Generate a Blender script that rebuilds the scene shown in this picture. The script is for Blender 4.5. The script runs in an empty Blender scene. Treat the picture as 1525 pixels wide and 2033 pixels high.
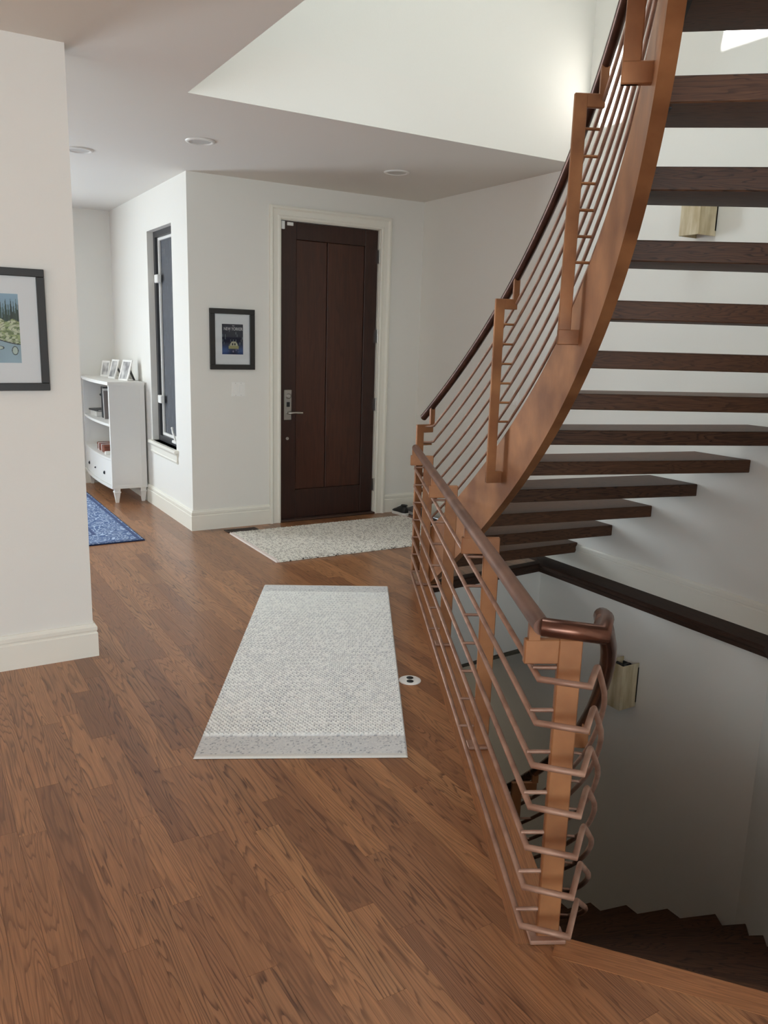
import bpy, bmesh, math, random
import numpy as np
from mathutils import Vector, Matrix
random.seed(7); rng = np.random.default_rng(7)
S = bpy.context.scene
COL = S.collection
PI = math.pi
R = math.radians

# ---------------------------------------------------------------- camera
F_PX, YAW, PITCH, ROLL, CAM_H = 1600.19, R(31.105), R(12.029), R(1.660), 1.556
fw = Vector((math.sin(YAW)*math.cos(PITCH), math.cos(YAW)*math.cos(PITCH), -math.sin(PITCH)))
rt0 = Vector((math.cos(YAW), -math.sin(YAW), 0)); up0 = rt0.cross(fw)
rt = rt0*math.cos(ROLL) + up0*math.sin(ROLL); up = -rt0*math.sin(ROLL) + up0*math.cos(ROLL)
cam = bpy.data.objects.new('camera', bpy.data.cameras.new('camera')); COL.objects.link(cam)
cam.data.sensor_fit = 'HORIZONTAL'; cam.data.sensor_width = 36; cam.data.lens = 36*F_PX/1525
cam.data.clip_start = 0.05; cam.data.clip_end = 200
cam.matrix_world = Matrix(((rt.x, up.x, -fw.x, 0), (rt.y, up.y, -fw.y, 0), (rt.z, up.z, -fw.z, CAM_H), (0, 0, 0, 1)))
S.camera = cam
def to_px(p):
    d = Vector(p) - Vector((0, 0, CAM_H)); w = d.dot(fw)
    return (762.5 + F_PX*d.dot(rt)/w, 1016.5 - F_PX*d.dot(up)/w, w) if w > 0.05 else (-1e5, -1e5, w)

# ---------------------------------------------------------------- world, sun, window daylight, added fill lamps, exposure
W = bpy.data.worlds.new('sky'); S.world = W; W.use_nodes = True
bg = W.node_tree.nodes['Background']; bg.inputs[0].default_value = (0.80, 0.90, 1.0, 1); bg.inputs[1].default_value = 1.1
SUN_D = Vector((0.50, 0.10, -0.86)).normalized()
sl = bpy.data.lights.new('sun', 'SUN'); sl.energy = 48.0; sl.angle = R(0.6); sl.color = (0.98, 0.98, 1.0)
so = bpy.data.objects.new('sun', sl); COL.objects.link(so); so.rotation_euler = SUN_D.to_track_quat('-Z', 'Y').to_euler()
so.location = (-2, 3, 12)
def area_light(name, loc, direction, sx, sy, power, color=(1, 1, 1), spread=180):
    l = bpy.data.lights.new(name, 'AREA'); l.shape = 'RECTANGLE'; l.size = sx; l.size_y = sy; l.energy = power; l.color = color
    l.spread = R(spread)
    o = bpy.data.objects.new(name, l); COL.objects.link(o); o.location = loc
    o.rotation_euler = Vector(direction).to_track_quat('-Z', 'Z').to_euler()
    return o
area_light('daylight_rear_window', (-1.6, -4.45, 1.45), (0, 1, 0), 4.4, 2.1, 212, (0.75, 0.915, 1.0))
area_light('daylight_side_window', (-4.45, -0.2, 1.45), (1, 0, 0), 4.4, 2.1, 20, (0.79, 0.915, 1.0))
area_light('daylight_study_window', (-0.95, 8.74, 1.50), (0, -1, 0), 1.5, 1.9, 178, (0.82, 0.93, 1.0))
area_light('daylight_upper_window', (2.2, -1.95, 4.35), (0.1, 1, -0.02), 3.4, 1.7, 41, (0.74, 0.92, 1.0))
area_light('overhead_fill', (2.2, 2.8, 5.45), (0, 0, -1), 1.3, 1.5, 38, (0.78, 0.93, 1.0))  # unseen lamp added under the roof to brighten floor and stairs
area_light('basement_fill', (2.7, 5.2, -0.70), (0, 0, -1), 0.6, 0.6, 5, (1.0, 0.84, 0.62))  # invented warm lamp, added to lift the dark stairwell walls
V = S.view_settings
V.view_transform = 'Standard'; V.look = 'None'; V.gamma = 1.0; V.use_curve_mapping = False; V.exposure = 0.0
S.cycles.use_denoising = True
S.cycles.max_bounces = 10; S.cycles.diffuse_bounces = 6; S.cycles.glossy_bounces = 4
S.cycles.sample_clamp_indirect = 6.0

# ---------------------------------------------------------------- material helpers
def srgb(r, g, b):
    f = lambda c: ((c/255+0.055)/1.055)**2.4 if c > 10.3 else c/255/12.92
    return (f(r), f(g), f(b), 1)
def new_mat(name):
    m = bpy.data.materials.new(name); m.use_nodes = True
    n = m.node_tree.nodes; return m, n, m.node_tree.links, n['Principled BSDF']
def N(n, t, **kw):
    x = n.new(t)
    for k, v in kw.items(): setattr(x, k, v)
    return x
def plain(name, col, rough=0.5, metal=0.0, spec=0.5, bump=0.0, bscale=200, coat=0.0):
    m, n, l, b = new_mat(name)
    b.inputs['Base Color'].default_value = col; b.inputs['Roughness'].default_value = rough
    b.inputs['Metallic'].default_value = metal; b.inputs['Specular IOR Level'].default_value = spec
    b.inputs['Coat Weight'].default_value = coat
    g = N(n, 'ShaderNodeNewGeometry')
    t = N(n, 'ShaderNodeTexNoise'); t.inputs['Scale'].default_value = bscale; t.inputs['Detail'].default_value = 3
    l.new(g.outputs['Position'], t.inputs['Vector'])
    if bump > 0:
        bp = N(n, 'ShaderNodeBump'); bp.inputs['Strength'].default_value = bump; bp.inputs['Distance'].default_value = 0.002
        l.new(t.outputs['Fac'], bp.inputs['Height']); l.new(bp.outputs['Normal'], b.inputs['Normal'])
    return m
def mottled(name, c1, c2, rough=0.45, metal=0.0, scale=6.0, detail=5, rough2=None, stretch=(1, 1, 1), bump=0.0, spec=0.5):
    m, n, l, b = new_mat(name)
    tc = N(n, 'ShaderNodeNewGeometry'); mp = N(n, 'ShaderNodeMapping'); mp.inputs['Scale'].default_value = stretch
    t = N(n, 'ShaderNodeTexNoise'); t.inputs['Scale'].default_value = scale; t.inputs['Detail'].default_value = detail
    rp = N(n, 'ShaderNodeValToRGB'); rp.color_ramp.elements[0].color = c1; rp.color_ramp.elements[1].color = c2
    rp.color_ramp.elements[0].position = 0.35; rp.color_ramp.elements[1].position = 0.68
    l.new(tc.outputs['Position'], mp.inputs[0]); l.new(mp.outputs[0], t.inputs['Vector']); l.new(t.outputs['Fac'], rp.inputs[0])
    l.new(rp.outputs[0], b.inputs['Base Color'])
    b.inputs['Metallic'].default_value = metal; b.inputs['Specular IOR Level'].default_value = spec
    b.inputs['Roughness'].default_value = rough
    if rough2 is not None:
        mr = N(n, 'ShaderNodeMapRange'); mr.inputs[3].default_value = rough; mr.inputs[4].default_value = rough2
        l.new(t.outputs['Fac'], mr.inputs[0]); l.new(mr.outputs[0], b.inputs['Roughness'])
    if bump:
        bp = N(n, 'ShaderNodeBump'); bp.inputs['Strength'].default_value = bump; bp.inputs['Distance'].default_value = 0.003
        l.new(t.outputs['Fac'], bp.inputs['Height']); l.new(bp.outputs['Normal'], b.inputs['Normal'])
    return m
def wood(name, cols, line, gscale=(9, 1.0, 9), rings=26, coords='Position', rough=(0.28, 0.42), vary=0.35, coat=0.15, line_amt=0.75, pore=(260, 7, 260), bump=0.12, spec=0.4):
    """stained oak: contour lines of a stretched noise field, pores, and one tone per board"""
    m, n, l, b = new_mat(name)
    oi = N(n, 'ShaderNodeObjectInfo'); g = N(n, 'ShaderNodeNewGeometry')
    add = N(n, 'ShaderNodeMath', operation='ADD'); l.new(oi.outputs['Random'], add.inputs[0]); l.new(g.outputs['Random Per Island'], add.inputs[1])
    fr = N(n, 'ShaderNodeMath', operation='FRACT'); l.new(add.outputs[0], fr.inputs[0])
    off = N(n, 'ShaderNodeCombineXYZ')
    for i, k in enumerate((17.3, 53.1, 91.7)):
        mm = N(n, 'ShaderNodeMath', operation='MULTIPLY'); mm.inputs[1].default_value = k; l.new(fr.outputs[0], mm.inputs[0]); l.new(mm.outputs[0], off.inputs[i])
    if coords == 'Position': src = g.outputs['Position']
    else: src = N(n, 'ShaderNodeTexCoord').outputs['Object']
    va = N(n, 'ShaderNodeVectorMath', operation='ADD'); l.new(src, va.inputs[0]); l.new(off.outputs[0], va.inputs[1])
    mp = N(n, 'ShaderNodeMapping'); mp.inputs['Scale'].default_value = gscale; l.new(va.outputs[0], mp.inputs[0])
    t = N(n, 'ShaderNodeTexNoise'); t.inputs['Scale'].default_value = 1.0; t.inputs['Detail'].default_value = 3.5; t.inputs['Roughness'].default_value = 0.45
    l.new(mp.outputs[0], t.inputs['Vector'])
    wr = N(n, 'ShaderNodeTexWhiteNoise', noise_dimensions='1D'); sh = N(n, 'ShaderNodeMath', operation='ADD'); sh.inputs[1].default_value = 3.7; l.new(fr.outputs[0], sh.inputs[0]); l.new(sh.outputs[0], wr.inputs['W'])
    kr = N(n, 'ShaderNodeMapRange'); kr.inputs[3].default_value = rings*0.75; kr.inputs[4].default_value = rings*1.7; l.new(wr.outputs['Value'], kr.inputs[0])
    k = N(n, 'ShaderNodeMath', operation='MULTIPLY'); l.new(kr.outputs[0], k.inputs[1]); l.new(t.outputs['Fac'], k.inputs[0])
    f2 = N(n, 'ShaderNodeMath', operation='FRACT'); l.new(k.outputs[0], f2.inputs[0])
    lr = N(n, 'ShaderNodeValToRGB'); e = lr.color_ramp.elements
    e[0].position = 0.0; e[0].color = (1, 1, 1, 1); e[1].position = 0.34; e[1].color = (0.12, 0.12, 0.12, 1)
    x = e.new(0.10); x.color = (0.9, 0.9, 0.9, 1); x = e.new(0.70); x.color = (0, 0, 0, 1); x = e.new(0.95); x.color = (0.12, 0.12, 0.12, 1); x = e.new(1.0); x.color = (1, 1, 1, 1)
    l.new(f2.outputs[0], lr.inputs[0])
    mp2 = N(n, 'ShaderNodeMapping'); mp2.inputs['Scale'].default_value = pore; l.new(va.outputs[0], mp2.inputs[0])
    p = N(n, 'ShaderNodeTexNoise'); p.inputs['Scale'].default_value = 1.0; p.inputs['Detail'].default_value = 2; l.new(mp2.outputs[0], p.inputs['Vector'])
    # board tone
    wn = N(n, 'ShaderNodeTexWhiteNoise', noise_dimensions='1D'); l.new(fr.outputs[0], wn.inputs['W'])
    tone = N(n, 'ShaderNodeValToRGB'); te = tone.color_ramp.elements
    te[0].color = cols[0]; te[1].color = cols[-1]
    for i, c in enumerate(cols[1:-1]): te.new((i+1)/(len(cols)-1)).color = c
    blot = N(n, 'ShaderNodeTexNoise'); blot.inputs['Scale'].default_value = 0.35; blot.inputs['Detail'].default_value = 3; l.new(mp.outputs[0], blot.inputs['Vector'])
    mx = N(n, 'ShaderNodeMix'); mx.inputs[0].default_value = vary; l.new(wn.outputs['Value'], mx.inputs[2]); l.new(blot.outputs['Fac'], mx.inputs[3])
    l.new(mx.outputs[0], tone.inputs[0])
    la = N(n, 'ShaderNodeMath', operation='MULTIPLY'); l.new(lr.outputs[0], la.inputs[0])
    pr = N(n, 'ShaderNodeMapRange'); pr.inputs[1].default_value = 0.35; pr.inputs[2].default_value = 0.65; pr.inputs[3].default_value = 0.35*line_amt; pr.inputs[4].default_value = line_amt
    l.new(p.outputs['Fac'], pr.inputs[0])
    ls = N(n, 'ShaderNodeMapRange'); ls.inputs[3].default_value = 0.55; ls.inputs[4].default_value = 1.1; l.new(wn.outputs['Value'], ls.inputs[0])
    lm = N(n, 'ShaderNodeMath', operation='MULTIPLY', use_clamp=True); l.new(pr.outputs[0], lm.inputs[0]); l.new(ls.outputs[0], lm.inputs[1]); l.new(lm.outputs[0], la.inputs[1])
    c1 = N(n, 'ShaderNodeMix', data_type='RGBA'); l.new(la.outputs[0], c1.inputs[0]); l.new(tone.outputs[0], c1.inputs[6]); c1.inputs[7].default_value = line
    pm = N(n, 'ShaderNodeMapRange'); pm.inputs[1].default_value = 0.3; pm.inputs[2].default_value = 0.7; pm.inputs[3].default_value = 0.74; pm.inputs[4].default_value = 1.16
    l.new(p.outputs['Fac'], pm.inputs[0])
    c2 = N(n, 'ShaderNodeVectorMath', operation='SCALE'); l.new(c1.outputs[2], c2.inputs[0]); l.new(pm.outputs[0], c2.inputs['Scale'])
    l.new(c2.outputs[0], b.inputs['Base Color'])
    rr = N(n, 'ShaderNodeMapRange'); rr.inputs[3].default_value = rough[0]; rr.inputs[4].default_value = rough[1]; l.new(p.outputs['Fac'], rr.inputs[0]); l.new(rr.outputs[0], b.inputs['Roughness'])
    b.inputs['Specular IOR Level'].default_value = spec
    b.inputs['Coat Weight'].default_value = coat; b.inputs['Coat Roughness'].default_value = 0.22
    bp = N(n, 'ShaderNodeBump'); bp.inputs['Strength'].default_value = bump; bp.inputs['Distance'].default_value = 0.001; bp.invert = True
    l.new(la.outputs[0], bp.inputs['Height']); l.new(bp.outputs['Normal'], b.inputs['Normal'])
    return m
def vcol(name, rough=0.8, spec=0.3, noise=0.0, nscale=400, sheen=0.0, bump=0.0):
    m, n, l, b = new_mat(name)
    a = N(n, 'ShaderNodeVertexColor'); a.layer_name = 'Col'
    if noise:
        g = N(n, 'ShaderNodeNewGeometry'); t = N(n, 'ShaderNodeTexNoise'); t.inputs['Scale'].default_value = nscale; l.new(g.outputs['Position'], t.inputs['Vector'])
        mr = N(n, 'ShaderNodeMapRange'); mr.inputs[1].default_value = 0.3; mr.inputs[2].default_value = 0.7; mr.inputs[3].default_value = 1-noise; mr.inputs[4].default_value = 1+noise
        l.new(t.outputs['Fac'], mr.inputs[0])
        s = N(n, 'ShaderNodeVectorMath', operation='SCALE'); l.new(a.outputs[0], s.inputs[0]); l.new(mr.outputs[0], s.inputs['Scale']); l.new(s.outputs[0], b.inputs['Base Color'])
        if bump:
            bp = N(n, 'ShaderNodeBump'); bp.inputs['Strength'].default_value = bump; bp.inputs['Distance'].default_value = 0.002
            l.new(t.outputs['Fac'], bp.inputs['Height']); l.new(bp.outputs['Normal'], b.inputs['Normal'])
    else: l.new(a.outputs[0], b.inputs['Base Color'])
    b.inputs['Roughness'].default_value = rough; b.inputs['Specular IOR Level'].default_value = spec; b.inputs['Sheen Weight'].default_value = sheen
    return m

M = {}
M['wall'] = plain('wall_paint', srgb(229, 226, 219), 0.75, spec=0.25, bump=0.16, bscale=170)
M['ceiling'] = plain('ceiling_paint', srgb(230, 226, 219), 0.85, spec=0.2, bump=0.12, bscale=150)
M['trim'] = plain('trim_paint', srgb(233, 229, 217), 0.38, spec=0.45, bump=0.02, bscale=60)
M['floor'] = wood('stained_oak_floor', [srgb(118, 78, 54), srgb(150, 103, 70), srgb(176, 124, 84), srgb(140, 95, 66), srgb(192, 140, 95)], srgb(66, 36, 21), gscale=(8.5, 0.62, 8.5), rings=24, vary=0.25, line_amt=0.9, rough=(0.27, 0.40), coat=0.2)
M['edgewood'] = wood('floor_edge_oak', [srgb(156, 104, 68), srgb(172, 118, 78)], srgb(92, 56, 36), gscale=(0.9, 11, 9), rings=22, coords='Object', pore=(7, 260, 260), line_amt=0.7)
M['tread'] = wood('dark_oak_tread', [srgb(78, 52, 36), srgb(94, 63, 44), srgb(68, 46, 33)], srgb(34, 21, 15), gscale=(1.3, 10, 13), rings=20, coords='Object', pore=(8, 240, 240), line_amt=0.95, rough=(0.42, 0.58), coat=0.0, spec=0.28)
M['ledge'] = wood('dark_ledge_oak', [srgb(58, 42, 34), srgb(70, 50, 40)], srgb(34, 24, 19), gscale=(10, 1.2, 10), rings=14, line_amt=0.6, rough=(0.55, 0.7), coat=0.0, spec=0.2)
M['doorwood'] = wood('dark_mahogany', [srgb(46, 26, 20), srgb(56, 31, 23), srgb(42, 24, 19)], srgb(26, 13, 10), gscale=(9, 9, 0.9), rings=9, coords='Object', pore=(200, 200, 5), line_amt=0.55, rough=(0.30, 0.44), coat=0.1, vary=0.7)
M['doorpanel'] = wood('red_mahogany_panel', [srgb(52, 29, 21), srgb(72, 39, 26), srgb(48, 27, 20)], srgb(32, 15, 11), gscale=(9, 9, 0.9), rings=9, coords='Object', pore=(200, 200, 5), line_amt=0.5, rough=(0.28, 0.42), coat=0.1, vary=0.8)
M['copper'] = mottled('brushed_copper_finish', srgb(128, 82, 51), srgb(168, 115, 74), 0.40, 0.35, 5.0, rough2=0.52)
M['copper_rail'] = mottled('hazed_copper_bar', srgb(140, 104, 86), srgb(170, 134, 114), 0.42, 0.30, 14.0, rough2=0.55)  # copper greyed in its colour to imitate hazy light on the bars
M['bronze'] = mottled('dark_bronze_tube', srgb(66, 44, 36), srgb(94, 64, 52), 0.24, 0.65, 9.0, rough2=0.40)
M['railtop'] = mottled('dull_handrail_copper', srgb(108, 76, 62), srgb(138, 102, 84), 0.34, 0.45, 9.0, rough2=0.5)  # darker, duller copper for the level run of handrail
M['newelrail'] = mottled('polished_copper_tube', srgb(98, 66, 54), srgb(132, 90, 72), 0.16, 0.8, 9.0, rough2=0.34)
M['steel'] = plain('brushed_steel', srgb(190, 186, 180), 0.28, 1.0)
M['black'] = plain('black_frame', srgb(38, 36, 34), 0.45, bump=0.05, bscale=90)
M['blackmetal'] = plain('black_window_metal', srgb(44, 44, 47), 0.4)
M['white'] = plain('white_plastic', srgb(236, 234, 229), 0.4)
M['mat_board'] = plain('mat_board', srgb(236, 234, 232), 0.85, spec=0.2)
M['cabinet'] = plain('cabinet_white_lacquer', srgb(232, 229, 223), 0.42, bump=0.03, bscale=40)
M['dark'] = plain('dark_rubber', srgb(26, 26, 28), 0.6)
M['greyleather'] = plain('grey_canvas', srgb(120, 112, 110), 0.8, bump=0.2, bscale=500)
M['brownbox'] = mottled('brown_leather', srgb(110, 56, 40), srgb(140, 78, 56), 0.5, 0, 18)
M['basement'] = plain('basement_shade_paint', srgb(84, 78, 66), 0.8, bump=0.1, bscale=150)  # basement shade put into the colour, darker than the wall paint
M['concrete'] = mottled('porch_concrete', srgb(176, 176, 176), srgb(200, 200, 200), 0.85, 0, 9)
M['stucco'] = mottled('porch_stucco', srgb(92, 92, 94), srgb(112, 112, 114), 0.9, 0, 30, bump=0.3)
M['alabaster'] = mottled('veined_alabaster_glass', srgb(176, 157, 120), srgb(216, 203, 174), 0.35, 0, 3.2, detail=7, stretch=(7, 7, 1.2))
M['lens'] = plain('frosted_lens', srgb(205, 203, 198), 0.6)
M['vent'] = plain('brown_register', srgb(66, 44, 34), 0.5)
m, n_, l_, b_ = new_mat('clear_glass'); M['glass'] = m
n_.remove(b_); gl = N(n_, 'ShaderNodeBsdfGlossy'); gl.inputs['Roughness'].default_value = 0.03; tr = N(n_, 'ShaderNodeBsdfTransparent'); fz = N(n_, 'ShaderNodeFresnel'); fz.inputs[0].default_value = 1.45
mxs = N(n_, 'ShaderNodeMixShader'); l_.new(fz.outputs[0], mxs.inputs[0]); l_.new(tr.outputs[0], mxs.inputs[1]); l_.new(gl.outputs[0], mxs.inputs[2]); l_.new(mxs.outputs[0], n_['Material Output'].inputs[0])
m, n_, l_, b_ = new_mat('insect_screen'); M['screen'] = m
b_.inputs['Base Color'].default_value = srgb(112, 114, 119); b_.inputs['Roughness'].default_value = 0.9
tr = N(n_, 'ShaderNodeBsdfTransparent'); mxs = N(n_, 'ShaderNodeMixShader')
g_ = N(n_, 'ShaderNodeNewGeometry'); t_ = N(n_, 'ShaderNodeTexNoise'); t_.inputs['Scale'].default_value = 60
mp_ = N(n_, 'ShaderNodeMapping'); mp_.inputs['Scale'].default_value = (1, 1, 0.15); l_.new(g_.outputs['Position'], mp_.inputs[0]); l_.new(mp_.outputs[0], t_.inputs['Vector'])
mr_ = N(n_, 'ShaderNodeMapRange'); mr_.inputs[3].default_value = 0.35; mr_.inputs[4].default_value = 0.75; l_.new(t_.outputs['Fac'], mr_.inputs[0]); l_.new(mr_.outputs[0], mxs.inputs[0])
l_.new(tr.outputs[0], mxs.inputs[1]); l_.new(b_.outputs[0], mxs.inputs[2]); l_.new(mxs.outputs[0], n_['Material Output'].inputs[0])
M['yarn'] = vcol('woven_yarn', 0.95, 0.1, noise=0.07, nscale=600, sheen=0.15, bump=0.25)
M['print'] = vcol('printed_paper', 0.6, 0.3)
M['poster_glass'] = M['glass']

# ---------------------------------------------------------------- mesh helpers
class MB:
    def __init__(s): s.v = []; s.f = []; s.sm = []
    def add(s, vs, fs, smooth=False):
        o = len(s.v); s.v += [tuple(p) for p in vs]; s.f += [tuple(i+o for i in f) for f in fs]; s.sm += [smooth]*len(fs); return s
    def box(s, x0, x1, y0, y1, z0, z1, mtx=None):
        vs = [Vector((x, y, z)) for z in (z0, z1) for y in (y0, y1) for x in (x0, x1)]
        if mtx: vs = [mtx @ v for v in vs]
        return s.add(vs, [(0, 2, 3, 1), (4, 5, 7, 6), (0, 1, 5, 4), (2, 6, 7, 3), (0, 4, 6, 2), (1, 3, 7, 5)])
    def bbox(s, x0, x1, y0, y1, z0, z1, c=0.004, mtx=None):
        """box with chamfered edges"""
        bm = bmesh.new(); bmesh.ops.create_cube(bm, size=1)
        for v in bm.verts: v.co = Vector(((x0+x1)/2+v.co.x*(x1-x0), (y0+y1)/2+v.co.y*(y1-y0), (z0+z1)/2+v.co.z*(z1-z0)))
        bmesh.ops.bevel(bm, geom=bm.edges[:], offset=c, segments=1, affect='EDGES')
        bm.verts.index_update()
        vs = [(mtx @ v.co) if mtx else v.co.copy() for v in bm.verts]; fs = [[v.index for v in f.verts] for f in bm.faces]; bm.free()
        return s.add(vs, fs)
    def prism(s, poly, z0, z1):
        n = len(poly)
        a = sum(poly[i][0]*poly[(i+1) % n][1]-poly[(i+1) % n][0]*poly[i][1] for i in range(n))
        if a < 0: poly = poly[::-1]
        vs = [(p[0], p[1], z0) for p in poly] + [(p[0], p[1], z1) for p in poly]
        return s.add(vs, [tuple(range(n))[::-1], tuple(range(n, 2*n))] + [(i, (i+1) % n, n+(i+1) % n, n+i) for i in range(n)])
    def tube(s, path, r, seg=10, caps=True):
        P = [Vector(p) for p in path]; n = len(P); rings = []
        t0 = (P[1]-P[0]).normalized(); ref = Vector((0, 0, 1)) if abs(t0.z) < 0.9 else Vector((1, 0, 0))
        for i in range(n):
            a = (P[i]-P[i-1]).normalized() if i else t0; b = (P[i+1]-P[i]).normalized() if i < n-1 else a
            t = (a+b).normalized(); u = ref - t*ref.dot(t); u.normalize(); w = t.cross(u); ref = u
            k = 1/max(0.35, t.dot(a)); bis = (b-a)
            ring = []
            for j in range(seg):
                q = u*math.cos(2*PI*j/seg)*r + w*math.sin(2*PI*j/seg)*r
                if bis.length > 1e-6:
                    bn = bis.normalized(); q = q + bn*(q.dot(bn))*(k-1)
                ring.append(P[i]+q)
            rings.append(ring)
        vs = [p for r_ in rings for p in r_]
        fs = [(i*seg+j, i*seg+(j+1) % seg, (i+1)*seg+(j+1) % seg, (i+1)*seg+j) for i in range(n-1) for j in range(seg)]
        s.add(vs, fs, True)
        if caps: s.add(rings[0], [tuple(range(seg))[::-1]]); s.add(rings[-1], [tuple(range(seg))])
        return s
    def sweep(s, path, prof, closed=False):
        """extrude a profile (offset right of path, z) along a plan polyline with mitred corners"""
        P = [Vector((p[0], p[1])) for p in path]; n = len(P); rings = []
        for i in range(n):
            a = (P[i]-P[i-1]).normalized() if i else (P[1]-P[0]).normalized(); b = (P[i+1]-P[i]).normalized() if i < n-1 else a
            na = Vector((a.y, -a.x)); nb = Vector((b.y, -b.x)); m_ = (na+nb).normalized(); k = 1/max(0.3, m_.dot(na))
            rings.append([(P[i].x+m_.x*k*o, P[i].y+m_.y*k*o, z) for o, z in prof])
        m_ = len(prof); vs = [p for r_ in rings for p in r_]
        fs = [(i*m_+j, (i+1)*m_+j, (i+1)*m_+(j+1) % m_, i*m_+(j+1) % m_) for i in range(n-1) for j in range(m_)]
        s.add(vs, fs); s.add(rings[0], [tuple(range(m_))]); s.add(rings[-1], [tuple(range(m_))[::-1]]); return s
    def lathe(s, prof, seg=20, mtx=None, caps=True):
        vs = [Vector((r*math.cos(2*PI*j/seg), r*math.sin(2*PI*j/seg), z)) for r, z in prof for j in range(seg)]
        if mtx: vs = [mtx @ v for v in vs]
        n = len(prof)
        s.add(vs, [(i*seg+j, i*seg+(j+1) % seg, (i+1)*seg+(j+1) % seg, (i+1)*seg+j) for i in range(n-1) for j in range(seg)], True)
        if caps: s.add(vs[:seg], [tuple(range(seg))[::-1]]); s.add(vs[-seg:], [tuple(range(seg))])
        return s
    def mesh(s, name):
        me = bpy.data.meshes.new(name); me.from_pydata(s.v, [], s.f); me.polygons.foreach_set('use_smooth', s.sm)
        bm = bmesh.new(); bm.from_mesh(me); bmesh.ops.recalc_face_normals(bm, faces=bm.faces[:]); bm.to_mesh(me); bm.free()
        me.update(); return me
    def build(s, name, mat, parent=None, loc=None, rotz=None): return link(name, s.mesh(name), mat, parent, loc, rotz)
def link(name, me, mat, parent=None, loc=None, rotz=None):
    if mat and not me.materials: me.materials.append(M[mat] if isinstance(mat, str) else mat)
    o = bpy.data.objects.new(name, me); COL.objects.link(o)
    if parent: o.parent = parent
    if loc is not None: o.location = loc
    if rotz is not None: o.rotation_euler = (0, 0, rotz)
    return o
def tag(o, label=None, cat=None, group=None, kind=None):
    if label: o['label'] = label
    if cat: o['category'] = cat
    if group: o['group'] = group
    if kind: o['kind'] = kind
    return o
def thing(name, label, cat, loc=(0, 0, 0), group=None, kind=None, rotz=0):
    o = bpy.data.objects.new(name, None); COL.objects.link(o); o.location = loc; o.rotation_euler = (0, 0, rotz); o.empty_display_size = 0.1
    return tag(o, label, cat, group, kind)
def struct(o, label): return tag(o, label, None, None, 'structure')
def clip(poly, a, b, keep_left=True):
    """half-plane clip of a convex polygon by the line a->b"""
    out = []; sgn = 1 if keep_left else -1
    d = lambda p: sgn*((b[0]-a[0])*(p[1]-a[1])-(b[1]-a[1])*(p[0]-a[0]))
    for i in range(len(poly)):
        p, q = poly[i], poly[(i+1) % len(poly)]; dp, dq = d(p), d(q)
        if dp >= 0: out.append(p)
        if dp*dq < 0: t = dp/(dp-dq); out.append((p[0]+(q[0]-p[0])*t, p[1]+(q[1]-p[1])*t))
    return out
def area(p): return abs(sum(p[i][0]*p[(i+1) % len(p)][1]-p[(i+1) % len(p)][0]*p[i][1] for i in range(len(p))))/2 if len(p) > 2 else 0
def subtract(poly, hole):
    """convex polygon minus convex counter-clockwise hole -> list of convex pieces"""
    pieces = []; rest = poly
    for i in range(len(hole)):
        a, b = hole[i], hole[(i+1) % len(hole)]
        o = clip(rest, a, b, False)
        if area(o) > 1e-5: pieces.append(o)
        rest = clip(rest, a, b, True)
        if area(rest) < 1e-6: break
    return pieces

# ---------------------------------------------------------------- place layout (metres)
XR, YD, XW, YB, YL, HC = 4.09, 6.247, 1.967, 8.77, 3.917, 2.744
YO, XO = 4.303, 1.372                      # edges of the opening in the ceiling
O2 = Vector((-0.995, 4.325))               # centre of the curved stair in plan
RISE, STEP, A0, Z0 = 0.194, 3.494, 0.721, -0.014
B0 = -51.06                                # bearing of the top edge of the stair down
XWELL = 3.95
Z2 = 3.09                                  # upper floor
ROOF = 5.5
def pol(r, th, z=None):
    t = R(th); p = (O2.x+r*math.cos(t), O2.y+r*math.sin(t))
    return p if z is None else (p[0], p[1], z)
def line_z(th): return RISE*(A0-th)/STEP + Z0          # line through the back edges of the upper treads
def ray_to(th, walls):
    """radius at which a bearing from the stair centre meets the wall polyline"""
    d = (math.cos(R(th)), math.sin(R(th))); best = None
    for (x0, y0), (x1, y1) in zip(walls[:-1], walls[1:]):
        ex, ey = x1-x0, y1-y0; den = d[0]*ey-d[1]*ex
        if abs(den) < 1e-9: continue
        t = ((x0-O2.x)*ey-(y0-O2.y)*ex)/den; u = ((x0-O2.x)*d[1]-(y0-O2.y)*d[0])/den
        if -1e-6 <= u <= 1+1e-6 and t > 0 and (best is None or t < best): best = t
    return best or 5.0
UP_WALL = [(XR, 7.0), (XR, 2.39), (1.95, 0.16)]
WELL_WALL = [(XWELL, 7.0), (XWELL, 2.435), (1.90, 0.30)]
OPEN_FLOOR = [(1.415, 1.345), (2.08, 0.52), (3.90, 2.415), (3.90, 4.256), (2.888, 4.171)]      # counter-clockwise
OPEN_CEIL = [(XO, 1.33), (1.41, 1.28), (2.10, 0.22), (XR+.05, 2.27), (XR+.05, YO), (XO, YO)]
RD = Vector((0.463, 0.886)); RN = Vector((0.886, -0.463))   # direction of the level railing, and towards the well
NEWEL = Vector((1.373, 1.368))

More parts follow.
